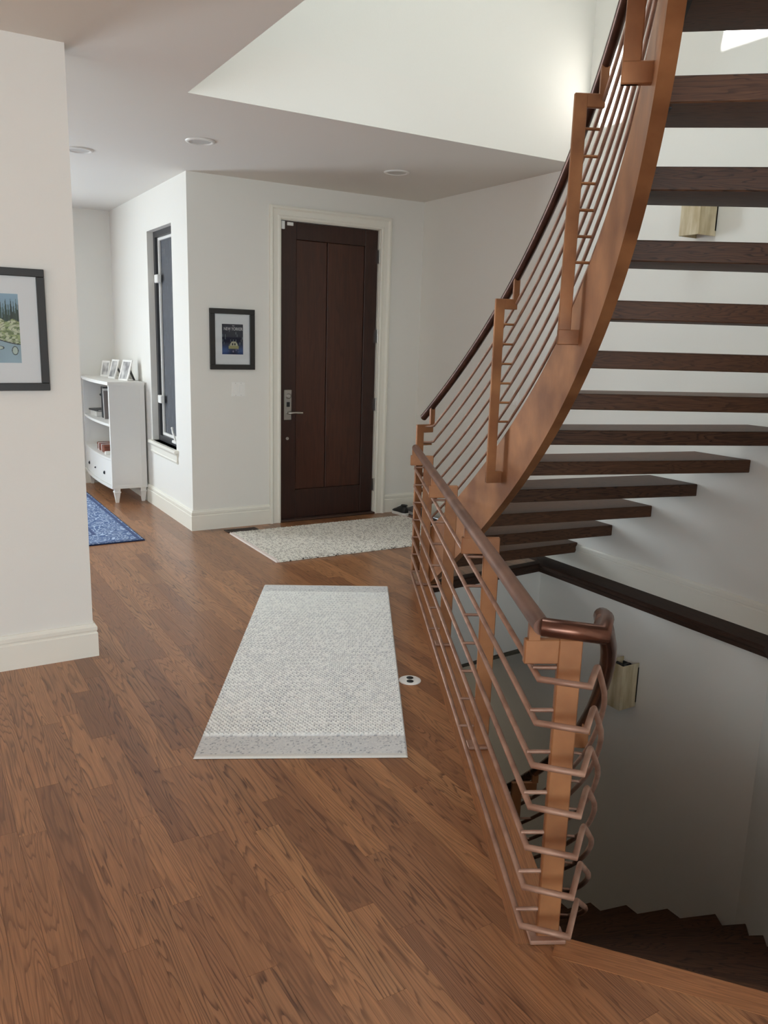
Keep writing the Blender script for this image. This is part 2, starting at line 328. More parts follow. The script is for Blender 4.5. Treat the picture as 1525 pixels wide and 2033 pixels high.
# ---------------------------------------------------------------- walls, ceiling, roof
def wall(name, boxes, label, mat='wall'):
    b = MB()
    for q in boxes: b.box(*q)
    return struct(b.build(name, mat), label)
wall('wall_front', [(XW, 2.715, YD, YD+.15, 0, HC), (3.665, XR, YD, YD+.15, 0, HC), (2.715, 3.665, YD, YD+.15, 2.49, HC)], 'white entry wall that holds the dark front door')
wall('wall_window', [(XW, XW+.15, YD+.15, 6.66, 0, HC), (XW, XW+.15, 7.39, YB, 0, HC), (XW, XW+.15, 6.66, 7.39, 0, .605), (XW, XW+.15, 6.66, 7.39, 2.42, HC)], 'white wall with the tall narrow window')
wall('wall_back', [(-.18, XW+.15, YB, YB+.15, 0, HC), (-4.6, -1.72, YB, YB+.15, 0, HC), (-1.72, -.18, YB, YB+.15, 0, .53), (-1.72, -.18, YB, YB+.15, 2.47, HC)], 'white end wall behind the white bookcase')
wall('wall_left', [(-4.6, 0.722, YL, YL+.15, 0, HC)], 'white wall with the framed landscape picture')
b = MB(); b.box(XR, XR+.15, 2.39, YD+.15, 0, ROOF); b.prism([(XR, 2.39), (1.95, .16), (2.08, .06), (XR+.15, 2.25)], 0, ROOF)
struct(b.build('wall_right', 'wall'), 'tall white wall that carries the open stair treads')
wall('wall_upper', [(XO-.15, XR, YO, YO+.15, HC+.3, ROOF), (XO-.15, XO-.002, 1.33, YO, Z2, ROOF)], 'bright white wall rising above the ceiling opening')
wall('wall_rear', [(-4.6, 2.2, -4.6, -4.5, 0, .35), (-4.6, 2.2, -4.6, -4.5, 2.55, HC), (-4.6, -3.85, -4.6, -4.5, .35, 2.55), (.65, 2.2, -4.6, -4.5, .35, 2.55), (2.05, 2.2, -4.6, .2, 0, HC)], 'white rear wall of the open room')
wall('wall_side', [(-4.7, -4.5, -4.6, 8.9, 0, .45), (-4.7, -4.5, -4.6, 8.9, 2.55, HC), (-4.7, -4.5, -4.6, -2.45, .45, 2.55), (-4.7, -4.5, 2.05, 8.9, .45, 2.55)], 'white side wall of the open room')
wall('wall_upper_rear', [(XO-.15, XR+.15, -2.1, -2.0, Z2, 3.45), (XO-.15, XR+.15, -2.1, -2.0, 5.25, ROOF), (XO-.15, XO+.0, -2.0, 1.33, Z2, ROOF), (XR, XR+.15, -2.1, 2.39, Z2, ROOF)], 'white upper hall wall')
# ceiling slab with the stair opening
b = MB()
for pc in subtract([(-4.6, -4.6), (XR+.15, -4.6), (XR+.15, YO), (-4.6, YO)], OPEN_CEIL): b.prism(pc, HC, Z2)
b.box(-4.6, XR+.15, YO, 8.92, HC, HC+.3)
struct(b.build('ceiling', 'ceiling'), 'flat off-white ceiling with a large stairwell opening')
# roof with skylights placed where the sun enters
def sky_hole(y0, y1, z0, z1):
    f = lambda z: (ROOF-z)/abs(SUN_D.z)
    return (XR-SUN_D.x*f(z0), XR-SUN_D.x*f(z1), y0-SUN_D.y*f((z0+z1)/2), y1-SUN_D.y*f((z0+z1)/2))
ha = sky_hole(3.945, 4.165, 2.955, 3.40); hb = sky_hole(2.55, 3.257, 3.18, 3.75)
b = MB(); xs = [XO-.15, ha[0], ha[1], XR+.15]
rows = [(-2.1, hb[2], []), (hb[2], hb[3], [hb]), (hb[3], ha[2], []), (ha[2], ha[3], [ha]), (ha[3], YO+.15, [])]
for y0, y1, hs in rows:
    x = XO-.15
    for h in hs: b.box(x, h[0], y0, y1, ROOF, ROOF+.02); x = h[1]
    b.box(x, XR+.15, y0, y1, ROOF, ROOF+.02)
struct(b.build('ceiling_upper', 'ceiling'), 'upper hall ceiling with two skylights')

# ---------------------------------------------------------------- basement stairwell
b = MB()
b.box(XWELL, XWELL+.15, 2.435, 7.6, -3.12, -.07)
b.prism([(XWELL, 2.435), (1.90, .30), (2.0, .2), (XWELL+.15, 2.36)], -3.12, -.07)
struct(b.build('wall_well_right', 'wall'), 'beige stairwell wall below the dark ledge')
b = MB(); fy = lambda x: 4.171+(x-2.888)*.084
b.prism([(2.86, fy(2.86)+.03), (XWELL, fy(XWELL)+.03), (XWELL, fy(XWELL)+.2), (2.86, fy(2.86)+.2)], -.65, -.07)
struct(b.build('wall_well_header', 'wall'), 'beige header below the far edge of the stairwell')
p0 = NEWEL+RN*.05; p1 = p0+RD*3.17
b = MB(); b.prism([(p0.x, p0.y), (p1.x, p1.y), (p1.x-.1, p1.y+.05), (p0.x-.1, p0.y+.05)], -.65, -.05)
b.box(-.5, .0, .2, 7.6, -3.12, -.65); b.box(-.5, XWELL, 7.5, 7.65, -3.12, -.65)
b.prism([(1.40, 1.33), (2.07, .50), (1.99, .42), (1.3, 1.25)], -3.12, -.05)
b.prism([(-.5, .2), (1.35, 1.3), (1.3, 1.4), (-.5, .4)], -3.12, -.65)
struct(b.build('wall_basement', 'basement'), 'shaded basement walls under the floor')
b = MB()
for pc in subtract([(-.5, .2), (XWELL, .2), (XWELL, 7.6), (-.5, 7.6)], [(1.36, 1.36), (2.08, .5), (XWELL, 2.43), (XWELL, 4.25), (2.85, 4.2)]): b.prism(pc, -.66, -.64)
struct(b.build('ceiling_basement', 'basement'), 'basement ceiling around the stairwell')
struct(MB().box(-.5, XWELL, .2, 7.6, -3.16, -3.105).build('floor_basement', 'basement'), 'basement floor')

# ---------------------------------------------------------------- oak floor: base, planks, edge boards
base_hole = OPEN_FLOOR
bb = MB()
for pc in subtract([(-4.6, -4.6), (XR, -4.6), (XR, YB), (-4.6, YB)], base_hole): bb.prism(pc, -.06, -.0125)
floor = struct(bb.build('floor', 'ledge'), 'stained brown oak strip floor')
PW = 0.0826
def off(p, d): return (p.x+d.x, p.y+d.y)
ra = NEWEL+RN*.045; rb = ra+RD*3.19
rail_board = [off(ra, -RD*.02), off(rb, Vector((0, 0))), off(rb, -RN*.135), off(ra, -RN*.135-RD*.02)]
ND = Vector((math.cos(R(B0)), math.sin(R(B0)))); NP = Vector((ND.y, -ND.x)); NP = NP if NP.dot(Vector((-1, -1))) > 0 else -NP
na = Vector((1.415, 1.345)); nbp = Vector((2.08, .52))
near_board = [off(na, -ND*.02), off(nbp, ND*.02), off(nbp, ND*.02+NP*.080), off(na, -ND*.02+NP*.080)]
HOLES = []
for h in (OPEN_FLOOR, rail_board, near_board):
    a = sum(h[i][0]*h[(i+1) % len(h)][1]-h[(i+1) % len(h)][0]*h[i][1] for i in range(len(h)))
    HOLES.append(h if a > 0 else h[::-1])
planks = []
x = -4.5; ix = 0
while x < XR-.2:
    y = -4.5-random.random()*1.0
    while y < YB:
        L = random.choice((.46, .62, .78, .94, 1.16, 1.4)); y1 = min(y+L, YB)
        poly = [(x+.0005, y+.0005), (x+PW-.0005, y+.0005), (x+PW-.0005, y1-.0005), (x+.0005, y1-.0005)]
        pcs = [poly]; cut = False
        for h in HOLES:
            nx = []
            for q in pcs:
                inside = clip(q, h[0], h[1], True)
                for i in range(1, len(h)):
                    if len(inside) < 3: break
                    inside = clip(inside, h[i], h[(i+1) % len(h)], True)
                if len(inside) >= 3 and area(inside) > 1e-5: nx += subtract(q, h); cut = True
                else: nx.append(q)
            pcs = nx
        if pcs and y1-y > .02:
            c = to_px((x+PW/2, (y+y1)/2, 0)); ins = 0
            for k in range(5):
                q = to_px((x+PW/2, y+(y1-y)*(k+.5)/5, 0))
                if q[2] > 0.2 and -40 < q[0] < 1565 and 900 < q[1] < 2090: ins += 1/q[2]**2
            planks.append((ins*(y1-y), x, y, y1, pcs, cut))
        y += L
    x += PW; ix += 1
planks.sort(key=lambda t: -t[0])
cache = {}
rest = MB()
def plank_geo(b, x0, x1, y0, y1, z=0.0):
    b.box(x0, x1, y0, y1, -.012, z)
for i, (sc, x0, y0, y1, pcs, cut) in enumerate(planks):
    if i < 300 and sc > 0:
        if not cut:
            key = round(y1-y0, 4)
            if key not in cache:
                b = MB(); plank_geo(b, .0003, PW-.0003, .0003, y1-y0-.0003); cache[key] = b.mesh('plank'); cache[key].materials.append(M['floor'])
            link('plank', cache[key], None, floor, (x0, y0, 0))
        else:
            b = MB()
            for q in pcs: b.prism([(p[0]-x0, p[1]-y0) for p in q], -.012, 0)
            b.build('plank', 'floor', floor, (x0, y0, 0))
    else:
        if not cut: plank_geo(rest, x0+.0003, x0+PW-.0003, y0+.0003, y1-.0003)
        else:
            for q in pcs: rest.prism(q, -.012, 0)
tag(rest.build('planks_beyond', 'floor', floor), kind='stuff')
def edge_board(name, poly, z0=-.03, z1=.0008):
    c = Vector(poly[0]); d = (Vector(poly[1])-c); a = math.atan2(d.y, d.x)
    m_ = Matrix.Rotation(-a, 2)
    b = MB(); b.prism([tuple(m_ @ (Vector(p)-c)) for p in poly], z0, z1)
    return b.build(name, 'edgewood', None, (c.x, c.y, 0), a)
struct(edge_board('trim_1', near_board, -.03, .0016), 'oak edging board at the head of the stair down')
struct(edge_board('trim_2', rail_board), 'oak edging board under the level railing')
# dark nosing round the stairwell
nose = [(-.045, 0), (.02, 0), (.03, -.008), (.03, -.026), (.022, -.034), (.008, -.034), (.008, -.066), (-.045, -.066)]
b = MB(); b.sweep([(2.10, .540), (3.915, 2.43), (3.915, 4.272), (2.89, 4.186)][::-1], [(o, z+.003) for o, z in nose])
b.prism([(3.93, 2.43), (XR, 2.40), (XR, 4.5), (3.93, 4.30)], -.06, .0015); b.prism([(2.11, .535), (1.99, .20), (XR, 2.385), (3.93, 2.42)], -.06, .0012)
struct(b.build('trim_3', 'ledge'), 'dark stained nosing and ledge round the stairwell')

# ---------------------------------------------------------------- baseboards
BP = [(0, 0), (.019, 0), (.019, .118), (.014, .122), (.014, .128), (.017, .134), (.017, .150), (.011, .158), (.008, .166), (0, .166)]
def baseboard(name, paths, label):
    b = MB()
    for p in paths: b.sweep(p, BP)
    return struct(b.build(name, 'trim'), label)
baseboard('baseboard_left', [[(-4.5, YL), (.722, YL), (.722, YL+.15), (-4.5, YL+.15)]], 'white moulded baseboard round the picture wall')
baseboard('baseboard_window', [[(XW, YB), (XW, YD), (2.644, YD)]], 'white moulded baseboard round the entry wall corner')
baseboard('baseboard_front', [[(3.757, YD), (XR, YD), (XR, 2.39), (2.0, .212)]], 'white moulded baseboard along the stair wall')
baseboard('baseboard_back', [[(-4.5, YB), (XW, YB)]], 'white moulded baseboard along the end wall')

# ---------------------------------------------------------------- front door
D = thing('door_1', 'dark mahogany front door in a white moulded casing', None, (2.735, YD, 0), kind='structure')
def dpart(name, b, mat, parent=D): return b.build(name, mat, parent)
DW = .91
ys = .022                                  # face of the slab, set back from the wall
def dbox(x0, x1, z0, z1, y0=ys, y1=ys+.045, c=.004): return MB().bbox(x0, x1, y0, y1, z0, z1, c)
dpart('stile', dbox(0, .145, .02, 2.47), 'doorwood'); dpart('stile', dbox(DW-.125, DW, .02, 2.47), 'doorwood')
dpart('top_rail', dbox(.145, DW-.125, 2.335, 2.47), 'doorwood'); dpart('bottom_rail', dbox(.145, DW-.125, .02, .27), 'doorwood')
for a, c in ((.145, .4285), (.4345, DW-.125)):
    dpart('panel', dbox(a, c, .27, 2.335, ys+.010, ys+.04, .005), 'doorpanel')
dpart('panel_backing', MB().box(.14, DW-.12, ys+.03, ys+.043, .25, 2.34), 'doorwood')
dpart('threshold', MB().bbox(-.01, DW+.01, -.03, .12, .0, .018, .005), 'vent')
b = MB(); b.box(-.02, -.003, 0, .15, 0, 2.49); b.box(DW+.003, DW+.02, 0, .15, 0, 2.49); b.box(-.02, DW+.02, 0, .15, 2.473, 2.49)
dpart('jamb', b, 'trim')
CP = [(0, 0), (.098, 0), (.098, -.030), (.090, -.034), (.078, -.034), (.072, -.026), (.066, -.020), (.030, -.018), (.020, -.024), (.008, -.024), (0, -.018)]
def casing_piece(a, b_, out):
    """profile swept from a to b_ in the wall plane; out = outward unit vector"""
    A = Vector(a); B = Vector(b_); o = Vector(out); mb = MB(); rings = []
    for P, mit in ((A, 0), (B, 1)): rings.append(P)
    return A, B, o
b = MB(); x0, x1, zt = -.008, DW+.008, 2.478
pts = [(x0, 0, -1, 0), (x0, zt, -1, 1), (x1, zt, 1, 1), (x1, 0, 1, 0)]
ringv = [[(px+sx*o, y, pz+sz*o) for o, y in CP] for px, pz, sx, sz in pts]
n = len(CP)
b.add([p for r_ in ringv for p in r_], [(i*n+j, (i+1)*n+j, (i+1)*n+(j+1) % n, i*n+(j+1) % n) for i in range(3) for j in range(n)])
b.add(ringv[0], [tuple(range(n))]); b.add(ringv[3], [tuple(range(n))])
dpart('casing', b, 'trim')
for z in (2.255, 1.586, .993, .267):
    h = dpart('hinge', MB().box(DW-.004, DW+.008, -.004, ys, z-.055, z+.055), 'steel')
    dpart('hinge_pin', MB().tube([(DW+.003, -.006, z-.06), (DW+.003, -.006, z+.06)], .0065, 8), 'steel', h)
lp = dpart('lock_plate', MB().bbox(.033, .103, ys-.012, ys, .872, 1.128, .005), 'steel'); tag(lp, 'brushed steel lock plate')
dpart('thumb_turn', MB().lathe([(.022, 0), (.022, .012), (.015, .016)], 16, Matrix.Translation((.070, ys-.012, 1.075)) @ Matrix.Rotation(R(90), 4, 'X')), 'steel', lp)
b = MB(); b.tube([(.062, ys-.010, .935), (.062, ys-.045, .935), (.070, ys-.052, .936), (.12, ys-.054, .938), (.165, ys-.052, .936), (.185, ys-.050, .934)], .010, 10)
dpart('lever', b, 'steel', lp)
dpart('key_slot', MB().bbox(.055, .085, ys-.014, ys-.01, .985, 1.025, .002), 'dark', lp)
dpart('lower_lock', MB().lathe([(.013, 0), (.013, .006), (.007, .007), (.007, .003)], 16, Matrix.Translation((.067, ys, .717)) @ Matrix.Rotation(R(90), 4, 'X')), 'steel')
dpart('contact_sensor', MB().bbox(.008, .036, ys-.014, ys, 2.405, 2.468, .003), 'white'); dpart('contact_sensor', MB().bbox(.058, .112, ys-.012, ys, 2.436, 2.462, .003), 'white')

# ---------------------------------------------------------------- tall window
Wn = thing('window_1', 'tall narrow casement window with black frame and dark screen', None, (XW, 6.66, .605), kind='structure')
wl, wh = .73, 1.815
def wpart(name, b, mat, parent=Wn): return b.build(name, mat, parent)
b = MB(); d0, d1 = .055, .14
b.box(d0, d1, 0, .05, 0, wh); b.box(d0, d1, wl-.05, wl, 0, wh); b.box(d0, d1, .05, wl-.05, 0, .05); b.box(d0, d1, .05, wl-.05, wh-.05, wh)
wpart('frame', b, 'blackmetal')
b = MB(); s0, s1 = .078, .098
for q in ((.05, .075, .05, wh-.05), (wl-.075, wl-.05, .05, wh-.05)): b.bbox(s0, s1, q[0], q[1], q[2], q[3], .003)
b.bbox(s0, s1, .075, wl-.075, .05, .075, .003); b.bbox(s0, s1, .075, wl-.075, wh-.075, wh-.05, .003)
wpart('sash', b, 'white')
wpart('screen', MB().box(.099, .100, .06, wl-.06, .06, wh-.06), 'screen')
wpart('pane', MB().box(.110, .114, .05, wl-.05, .05, wh-.05), 'glass')
for z in (1.42, .375):
    wpart('latch', MB().bbox(.045, .080, wl-.13, wl-.035, z-.035, z+.035, .005), 'white')
b = MB(); b.bbox(.03, .085, .12, .24, .028, .055, .006); b.tube([(.045, .18, .05), (.04, .19, .085), (.04, .235, .12), (.04, .25, .15)], .009, 8)
b.lathe([(.001, -.012), (.011, -.006), (.011, .006), (.001, .012)], 10, Matrix.Translation((.04, .252, .155)))
wpart('crank_handle', b, 'white')
wpart('sill', MB().bbox(-.035, .09, -.055, wl+.055, -.03, 0, .006), 'trim')
b = MB(); b.sweep([(0, wl+.04), (0, -.04)], [(0, -.115), (.010, -.115), (.016, -.100), (.012, -.090), (.012, -.050), (.022, -.03), (0, -.03)])
ap = wpart('apron', b, 'trim')

# ---------------------------------------------------------------- porch outside the window
b = MB(); b.box(XW+.15, 12, YD+.15, 20, -.15, -.02); struct(b.build('porch_floor', 'concrete'), 'grey concrete porch outside the window')
b = MB(); b.box(4.9, 5.05, YD+.15, 11, -.1, 3.2); b.box(XW+.15, 5.05, YD+.15, 9.6, 2.75, 2.95)
struct(b.build('porch_wall', 'stucco'), 'grey stucco porch wall and roof outside the window')

# ---------------------------------------------------------------- upper staircase
ST = thing('staircase', 'curved open staircase of dark oak treads on a copper coloured stringer', 'staircase', (2.9, 4.1, 0))
def child(o, p):
    o.parent = p; o.matrix_parent_inverse = Matrix.Translation(-Vector(p.location)); return o
SR1, SR2 = 3.876, 3.922
b = MB(); vs = []; ths = [-.95-0.6*i for i in range(87)]
for th in ths:
    z = line_z(th); zt = z+.243; zb = max(0.0, z-.141)
    for r, zz in ((SR1, zb), (SR2, zb), (SR2, zt), (SR1, zt)): vs.append(pol(r, th, max(zz, .004)))
n = len(ths); fs = [(i*4+j, (i+1)*4+j, (i+1)*4+(j+1) % 4, i*4+(j+1) % 4) for i in range(n-1) for j in range(4)]
b.add(vs, fs); b.add(vs[:4], [(0, 1, 2, 3)]); b.add(vs[-4:], [(3, 2, 1, 0)])
so_ = b.build('stringer', 'copper'); 
for p_ in so_.data.polygons: p_.use_smooth = False
child(so_, ST)
# foot plate of the stringer
b = MB(); c = pol((SR1+SR2)/2, -1.6); b.bbox(c[0]-.05, c[0]+.06, c[1]-.06, c[1]+.06, 0.002, .012, .003); child(b.build('foot_plate', 'copper'), ST)
def tread_mesh(thb, thf, ztop, thick, r0, walls, inset=.002):
    """flat tread between two bearings, in a frame whose x runs out along the middle bearing"""
    thm = (thb+thf)/2; a = R(thm)
    q = [pol(r0, thb), pol(ray_to(thb, walls)-inset, thb), pol(ray_to(thf, walls)-inset, thf), pol(r0, thf)]
    c = Vector(pol(r0, thm)); m_ = Matrix.Rotation(-a, 2)
    poly = [m_ @ (Vector(p)-c) for p in q]
    ch = .004
    bm = bmesh.new(); vb = [bm.verts.new((p.x, p.y, -thick)) for p in poly]; vt = [bm.verts.new((p.x, p.y, 0)) for p in poly]
    bm.faces.new(vb[::-1]); bm.faces.new(vt)
    for i in range(4): bm.faces.new((vb[i], vb[(i+1) % 4], vt[(i+1) % 4], vt[i]))
    bmesh.ops.recalc_face_normals(bm, faces=bm.faces[:])
    bmesh.ops.bevel(bm, geom=bm.edges[:], offset=ch, segments=1, affect='EDGES')
    me = bpy.data.meshes.new('tread'); bm.to_mesh(me); bm.free()
    return me, (c.x, c.y, ztop), a
for k in range(1, 16):
    thb = A0-STEP*k
    me, loc, a = tread_mesh(thb, thb+4.0, RISE*k+Z0, .073, SR2-.004, UP_WALL)
    t = link('tread', me, 'tread', None, loc, a); child(t, ST)
    br = MB(); br.box(0.0, .022, -.10, .10, -.077, -.073); o = br.build('gap_shade_strip', 'dark', t)  # dark strip standing in for the shaded gap between tread and stringer

# railing of the upper staircase
RU = thing('stair_railing', 'curved railing of seven copper bars under a dark handrail beside the open treads', 'railing', (2.8, 4.26, 0))
RB = 3.906
def helix(r, dz, t0, t1, n, f=line_z): return [pol(r, t0+(t1-t0)*i/(n-1), f(t0+(t1-t0)*i/(n-1))+dz) for i in range(n)]
hp = helix(RB, 1.078, .55, -53, 48)
child(MB().tube(hp, .0225, 14).build('handrail', 'bronze'), RU)
BAR_DZ = [.935-.101*i for i in range(7)]
for dz in BAR_DZ:
    path = helix(RB, dz, -1.3, -53, 44)
    st = path[0]
    pre = [pol(3.835, -.95, st[2]-.006), pol(3.893, -1.05, st[2]-.006)]
    child(MB().tube(pre+path, .0078, 8).build('bar', 'copper_rail'), RU)
def local_frame(th, r, z): # x outwards along the bearing, y along the tangent
    return Matrix.Translation(pol(r, th, z)) @ Matrix.Rotation(R(th), 4, 'Z')
for th in (-.95, -14.3, -27.6, -40.9):
    zl = line_z(th); z0, z1 = zl+.0, zl+.962
    m_ = local_frame(th, 3.79, 0)
    p = MB().bbox(0, .052, -.009, .009, z0, z1, .003, m_).build('post', 'copper'); child(p, RU)
    def sub(nm, b, mt='copper'):
        o = b.build(nm, mt, p); o.matrix_parent_inverse = Matrix.Translation(-Vector(RU.location)) if False else Matrix.Identity(4); return o
    sub('top_plate', MB().bbox(.048, .122, -.009, .009, z1-.052, z1, .003, m_))
    sub('rail_stub', MB().box(.098, .130, -.008, .008, z1-.004, zl+1.078, m_))
    sub('foot_plate', MB().bbox(.0, .090, -.012, .012, z0-.0, z0+.062, .003, m_))
    for dz in BAR_DZ: sub('pin', MB().tube([m_ @ Vector((.05, 0, zl+dz)), m_ @ Vector((.116, 0, zl+dz))], .006, 6))

# ---------------------------------------------------------------- level railing that turns down into the stairwell
RL = thing('landing_railing', 'straight copper bar railing with round handrail along the stairwell edge', 'railing', (NEWEL.x, NEWEL.y, 0))
ZL = [.766-.114*i for i in range(7)]
L_, R_, E_ = Vector((1.273, 1.361)), Vector((1.352, 1.272)), Vector((1.460, 1.355))
TE = math.degrees(math.atan2(E_.y-O2.y, E_.x-O2.x)); RE = (E_-O2).length
SLOPE = RISE/STEP
def low_path(z, t_end, lead=0.0):
    out = []; n = 36; t0 = TE+.5
    for i in range(n):
        th = t0+(t_end-t0)*i/(n-1)
        out.append(pol(RE+.023*min(1, (th-t0)/3.0), th, z-SLOPE*max(0, th-TE-.2)))
    return out
far = L_+RD*((2.772-1.273)/.463)
def v3(p, z): return (p.x, p.y, z)
for z in ZL:
    path = [v3(far, z), v3(L_, z), v3(R_, z), v3(R_+(E_-R_)*.92, z)] + low_path(z, -6)
    child(MB().tube(path, .0082, 10).build('bar', 'copper_rail'), RL)
LH, RH, EH = Vector((1.262, 1.352)), Vector((1.352, 1.252)), Vector((1.452, 1.336))
far_h = LH+RD*((2.748-1.262)/.463)
HZ = .904
b = MB(); b.tube([v3(far_h, HZ), v3(LH, HZ)], .0215, 14); b.tube([v3(LH-RD*.001, HZ), v3(LH, HZ)], .0215, 14)
child(b.build('handrail', 'railtop'), RL)
child(MB().tube([v3(LH, HZ), v3(RH, HZ), v3(RH+(EH-RH)*.9, HZ)]+low_path(HZ, -6, .0), .0225, 16).build('handrail', 'newelrail'), RL)
for i, t in enumerate((0, 1.04, 2.125, 3.19)):
    P = NEWEL+RD*t
    m_ = Matrix.Translation((P.x, P.y, 0)) @ Matrix.Rotation(math.atan2(RN.y, RN.x), 4, 'Z')     # x towards the well
    p = MB().bbox(-.03, .03, -.010, .010, .004, .850, .003, m_).build('post', 'copper'); child(p, RL)
    MB().bbox(-.115, -.028, -.010, .010, .786, .850, .003, m_).build('top_plate', 'copper', p)
    MB().box(-.106, -.078, -.009, .009, .848, .890, m_).build('rail_stub', 'copper', p)
    MB().bbox(-.052, .045, -.030, .030, .002, .014, .003, m_).build('foot_plate', 'copper_rail', p)
    for z in ZL: MB().tube([m_ @ Vector((-.025, 0, z+.008)), m_ @ Vector((-.090, 0, z+.008))], .006, 6).build('pin', 'copper_rail', p)
for th in (-38.0, -25.5, -13.0):
    zl = -SLOPE*(th-TE-.2); m_ = local_frame(th, RE-.092, 0)
    p = MB().bbox(0, .052, -.009, .009, zl-.28, zl+.85, .003, m_).build('post', 'copper'); child(p, RL)
    MB().bbox(.048, .125, -.009, .009, zl+.79, zl+.85, .003, m_).build('top_plate', 'copper', p)
    MB().box(.10, .13, -.008, .008, zl+.846, zl+.892, m_).build('rail_stub', 'copper', p)
    for z in ZL: MB().tube([m_ @ Vector((.05, 0, zl+z)), m_ @ Vector((.115, 0, zl+z))], .006, 6).build('pin', 'copper_rail', p)

# ---------------------------------------------------------------- stair down
SB = thing('basement_staircase', 'dark wooden stairs winding down into the stairwell', 'staircase', (1.5, 1.4, -.2))
LR = 3.93
for k in range(1, 16):
    thn = B0+STEP*k
    me, loc, a = tread_mesh(thn-STEP-.5, thn, -RISE*k, .04, LR, WELL_WALL, .003)
    child(link('tread', me, 'tread', None, loc, a), SB)
    me, loc, a = tread_mesh(thn-STEP-.5, thn-STEP-.15, -RISE*k+RISE-.041, RISE-.041, LR, WELL_WALL, .003)
    child(link('riser', me, 'tread', None, loc, a), SB)
b = MB(); vs = []; ths = [B0+.3+.6*i for i in range(88)]
for th in ths:
    z = -SLOPE*(th-B0)
    for r, zz in ((LR-.05, z-.42), (LR-.004, z-.42), (LR-.004, z-.02), (LR-.05, z-.02)): vs.append(pol(r, th, zz))
n = len(ths); b.add(vs, [(i*4+j, (i+1)*4+j, (i+1)*4+(j+1) % 4, i*4+(j+1) % 4) for i in range(n-1) for j in range(4)]); b.add(vs[:4], [(0, 1, 2, 3)]); b.add(vs[-4:], [(3, 2, 1, 0)])
child(b.build('stringer', 'copper'), SB)

# ---------------------------------------------------------------- rugs
def grid_rug(name, corners, nu, nv, hfun, cfun, thick, label, mat='yarn'):
    """woven top surface as real relief; corners: near-left, near-right, far-right, far-left"""
    A, B, C_, D_ = [np.array(c, float) for c in corners]
    u = np.linspace(0, 1, nu+1); v = np.linspace(0, 1, nv+1); U, Vv = np.meshgrid(u, v)
    P = (A[None, None]*(1-U)[..., None]*(1-Vv)[..., None]+B*(U*(1-Vv))[..., None]+C_*(U*Vv)[..., None]+D_*((1-U)*Vv)[..., None])
    w_ = np.linalg.norm(B-A); l_ = np.linalg.norm(D_-A)
    H = thick+hfun(U*w_, Vv*l_, w_, l_)
    H[0, :] = H[-1, :] = .002; H[:, 0] = H[:, -1] = .002
    edge = np.minimum.reduce([U*w_, (1-U)*w_, Vv*l_, (1-Vv)*l_]); H = np.where((edge < .004) & (edge > 0), thick*.8, H)
    co = np.concatenate([P.reshape(-1, 2), H.reshape(-1, 1)], axis=1)
    idx = np.arange((nu+1)*(nv+1)).reshape(nv+1, nu+1)
    q = np.stack([idx[:-1, :-1], idx[:-1, 1:], idx[1:, 1:], idx[1:, :-1]], -1).reshape(-1, 4)
    me = bpy.data.meshes.new(name); me.vertices.add(len(co)); me.vertices.foreach_set('co', co.ravel().astype(np.float32))
    me.loops.add(q.size); me.loops.foreach_set('vertex_index', q.ravel().astype(np.int32)); me.polygons.add(len(q))
    me.polygons.foreach_set('loop_start', np.arange(0, q.size, 4, dtype=np.int32)); me.polygons.foreach_set('use_smooth', np.ones(len(q), bool))
    me.update(calc_edges=True); me.validate()
    ca = me.color_attributes.new('Col', 'FLOAT_COLOR', 'POINT'); c = cfun(U*w_, Vv*l_, w_, l_)
    ca.data.foreach_set('color', np.concatenate([c.reshape(-1, 3), np.ones((c.shape[0]*c.shape[1], 1))], 1).ravel().astype(np.float32))
    return tag(link(name, me, mat), label, 'rug')
lin = lambda *c: np.array(srgb(*c)[:3])
TAB = rng.random((701, 709))
def hash2(i, j, s=0): return TAB[(np.asarray(i).astype(int)+s*97) % 701, (np.asarray(j).astype(int)+s*211) % 709]
# white braided runner
SW, SH = .0192, .0125
def run_parts(x, y, w, l):
    band = (y < .165) | (y > l-.165)
    row = np.floor(y/SH); sx = x/SW+.5*(row % 2); cxn = sx-np.floor(sx)-.5; cyn = y/SH-row-.5
    return band, row, np.floor(sx), cxn, cyn
def run_h(x, y, w, l):
    band, row, c, cx, cy = run_parts(x, y, w, l)
    st = np.sqrt(np.clip(1-(np.abs(cx)*2)**2.6, 0, 1))*np.sqrt(np.clip(1-(np.abs(cy+cx*.35)*1.75)**2, 0, 1))
    fine = .25+.25*np.sin(x*900+y*140)*np.sin(y*760)
    return np.where(band, fine*.004, st*.014)
def run_c(x, y, w, l):
    band, row, c, cx, cy = run_parts(x, y, w, l)
    a = np.where((hash2(row, c) > .25)[..., None], lin(240, 240, 236), lin(226, 226, 224))
    gap = (np.abs(cy+cx*.35) > .43) & (hash2(row, c, 3) > .2)
    a = np.where(gap[..., None], lin(146, 149, 153), a)
    r2, c2 = np.floor(y/.0055), np.floor(x/.0055); hh = hash2(r2, c2, 9)
    g = np.where((hh > .90)[..., None], lin(164, 166, 169), np.where((hh > .45)[..., None], lin(208, 208, 207), lin(219, 218, 215)))
    hem = (y < .022) | (y > l-.018)
    g = np.where(hem[..., None], lin(214, 211, 204), g)
    return np.where(band[..., None], g, a)
grid_rug('runner_rug', [(.834, 2.715), (1.554, 2.347), (2.606, 4.243), (1.907, 4.613)], 250, 640, run_h, run_c, .008, 'long white braided runner rug with grey woven ends')
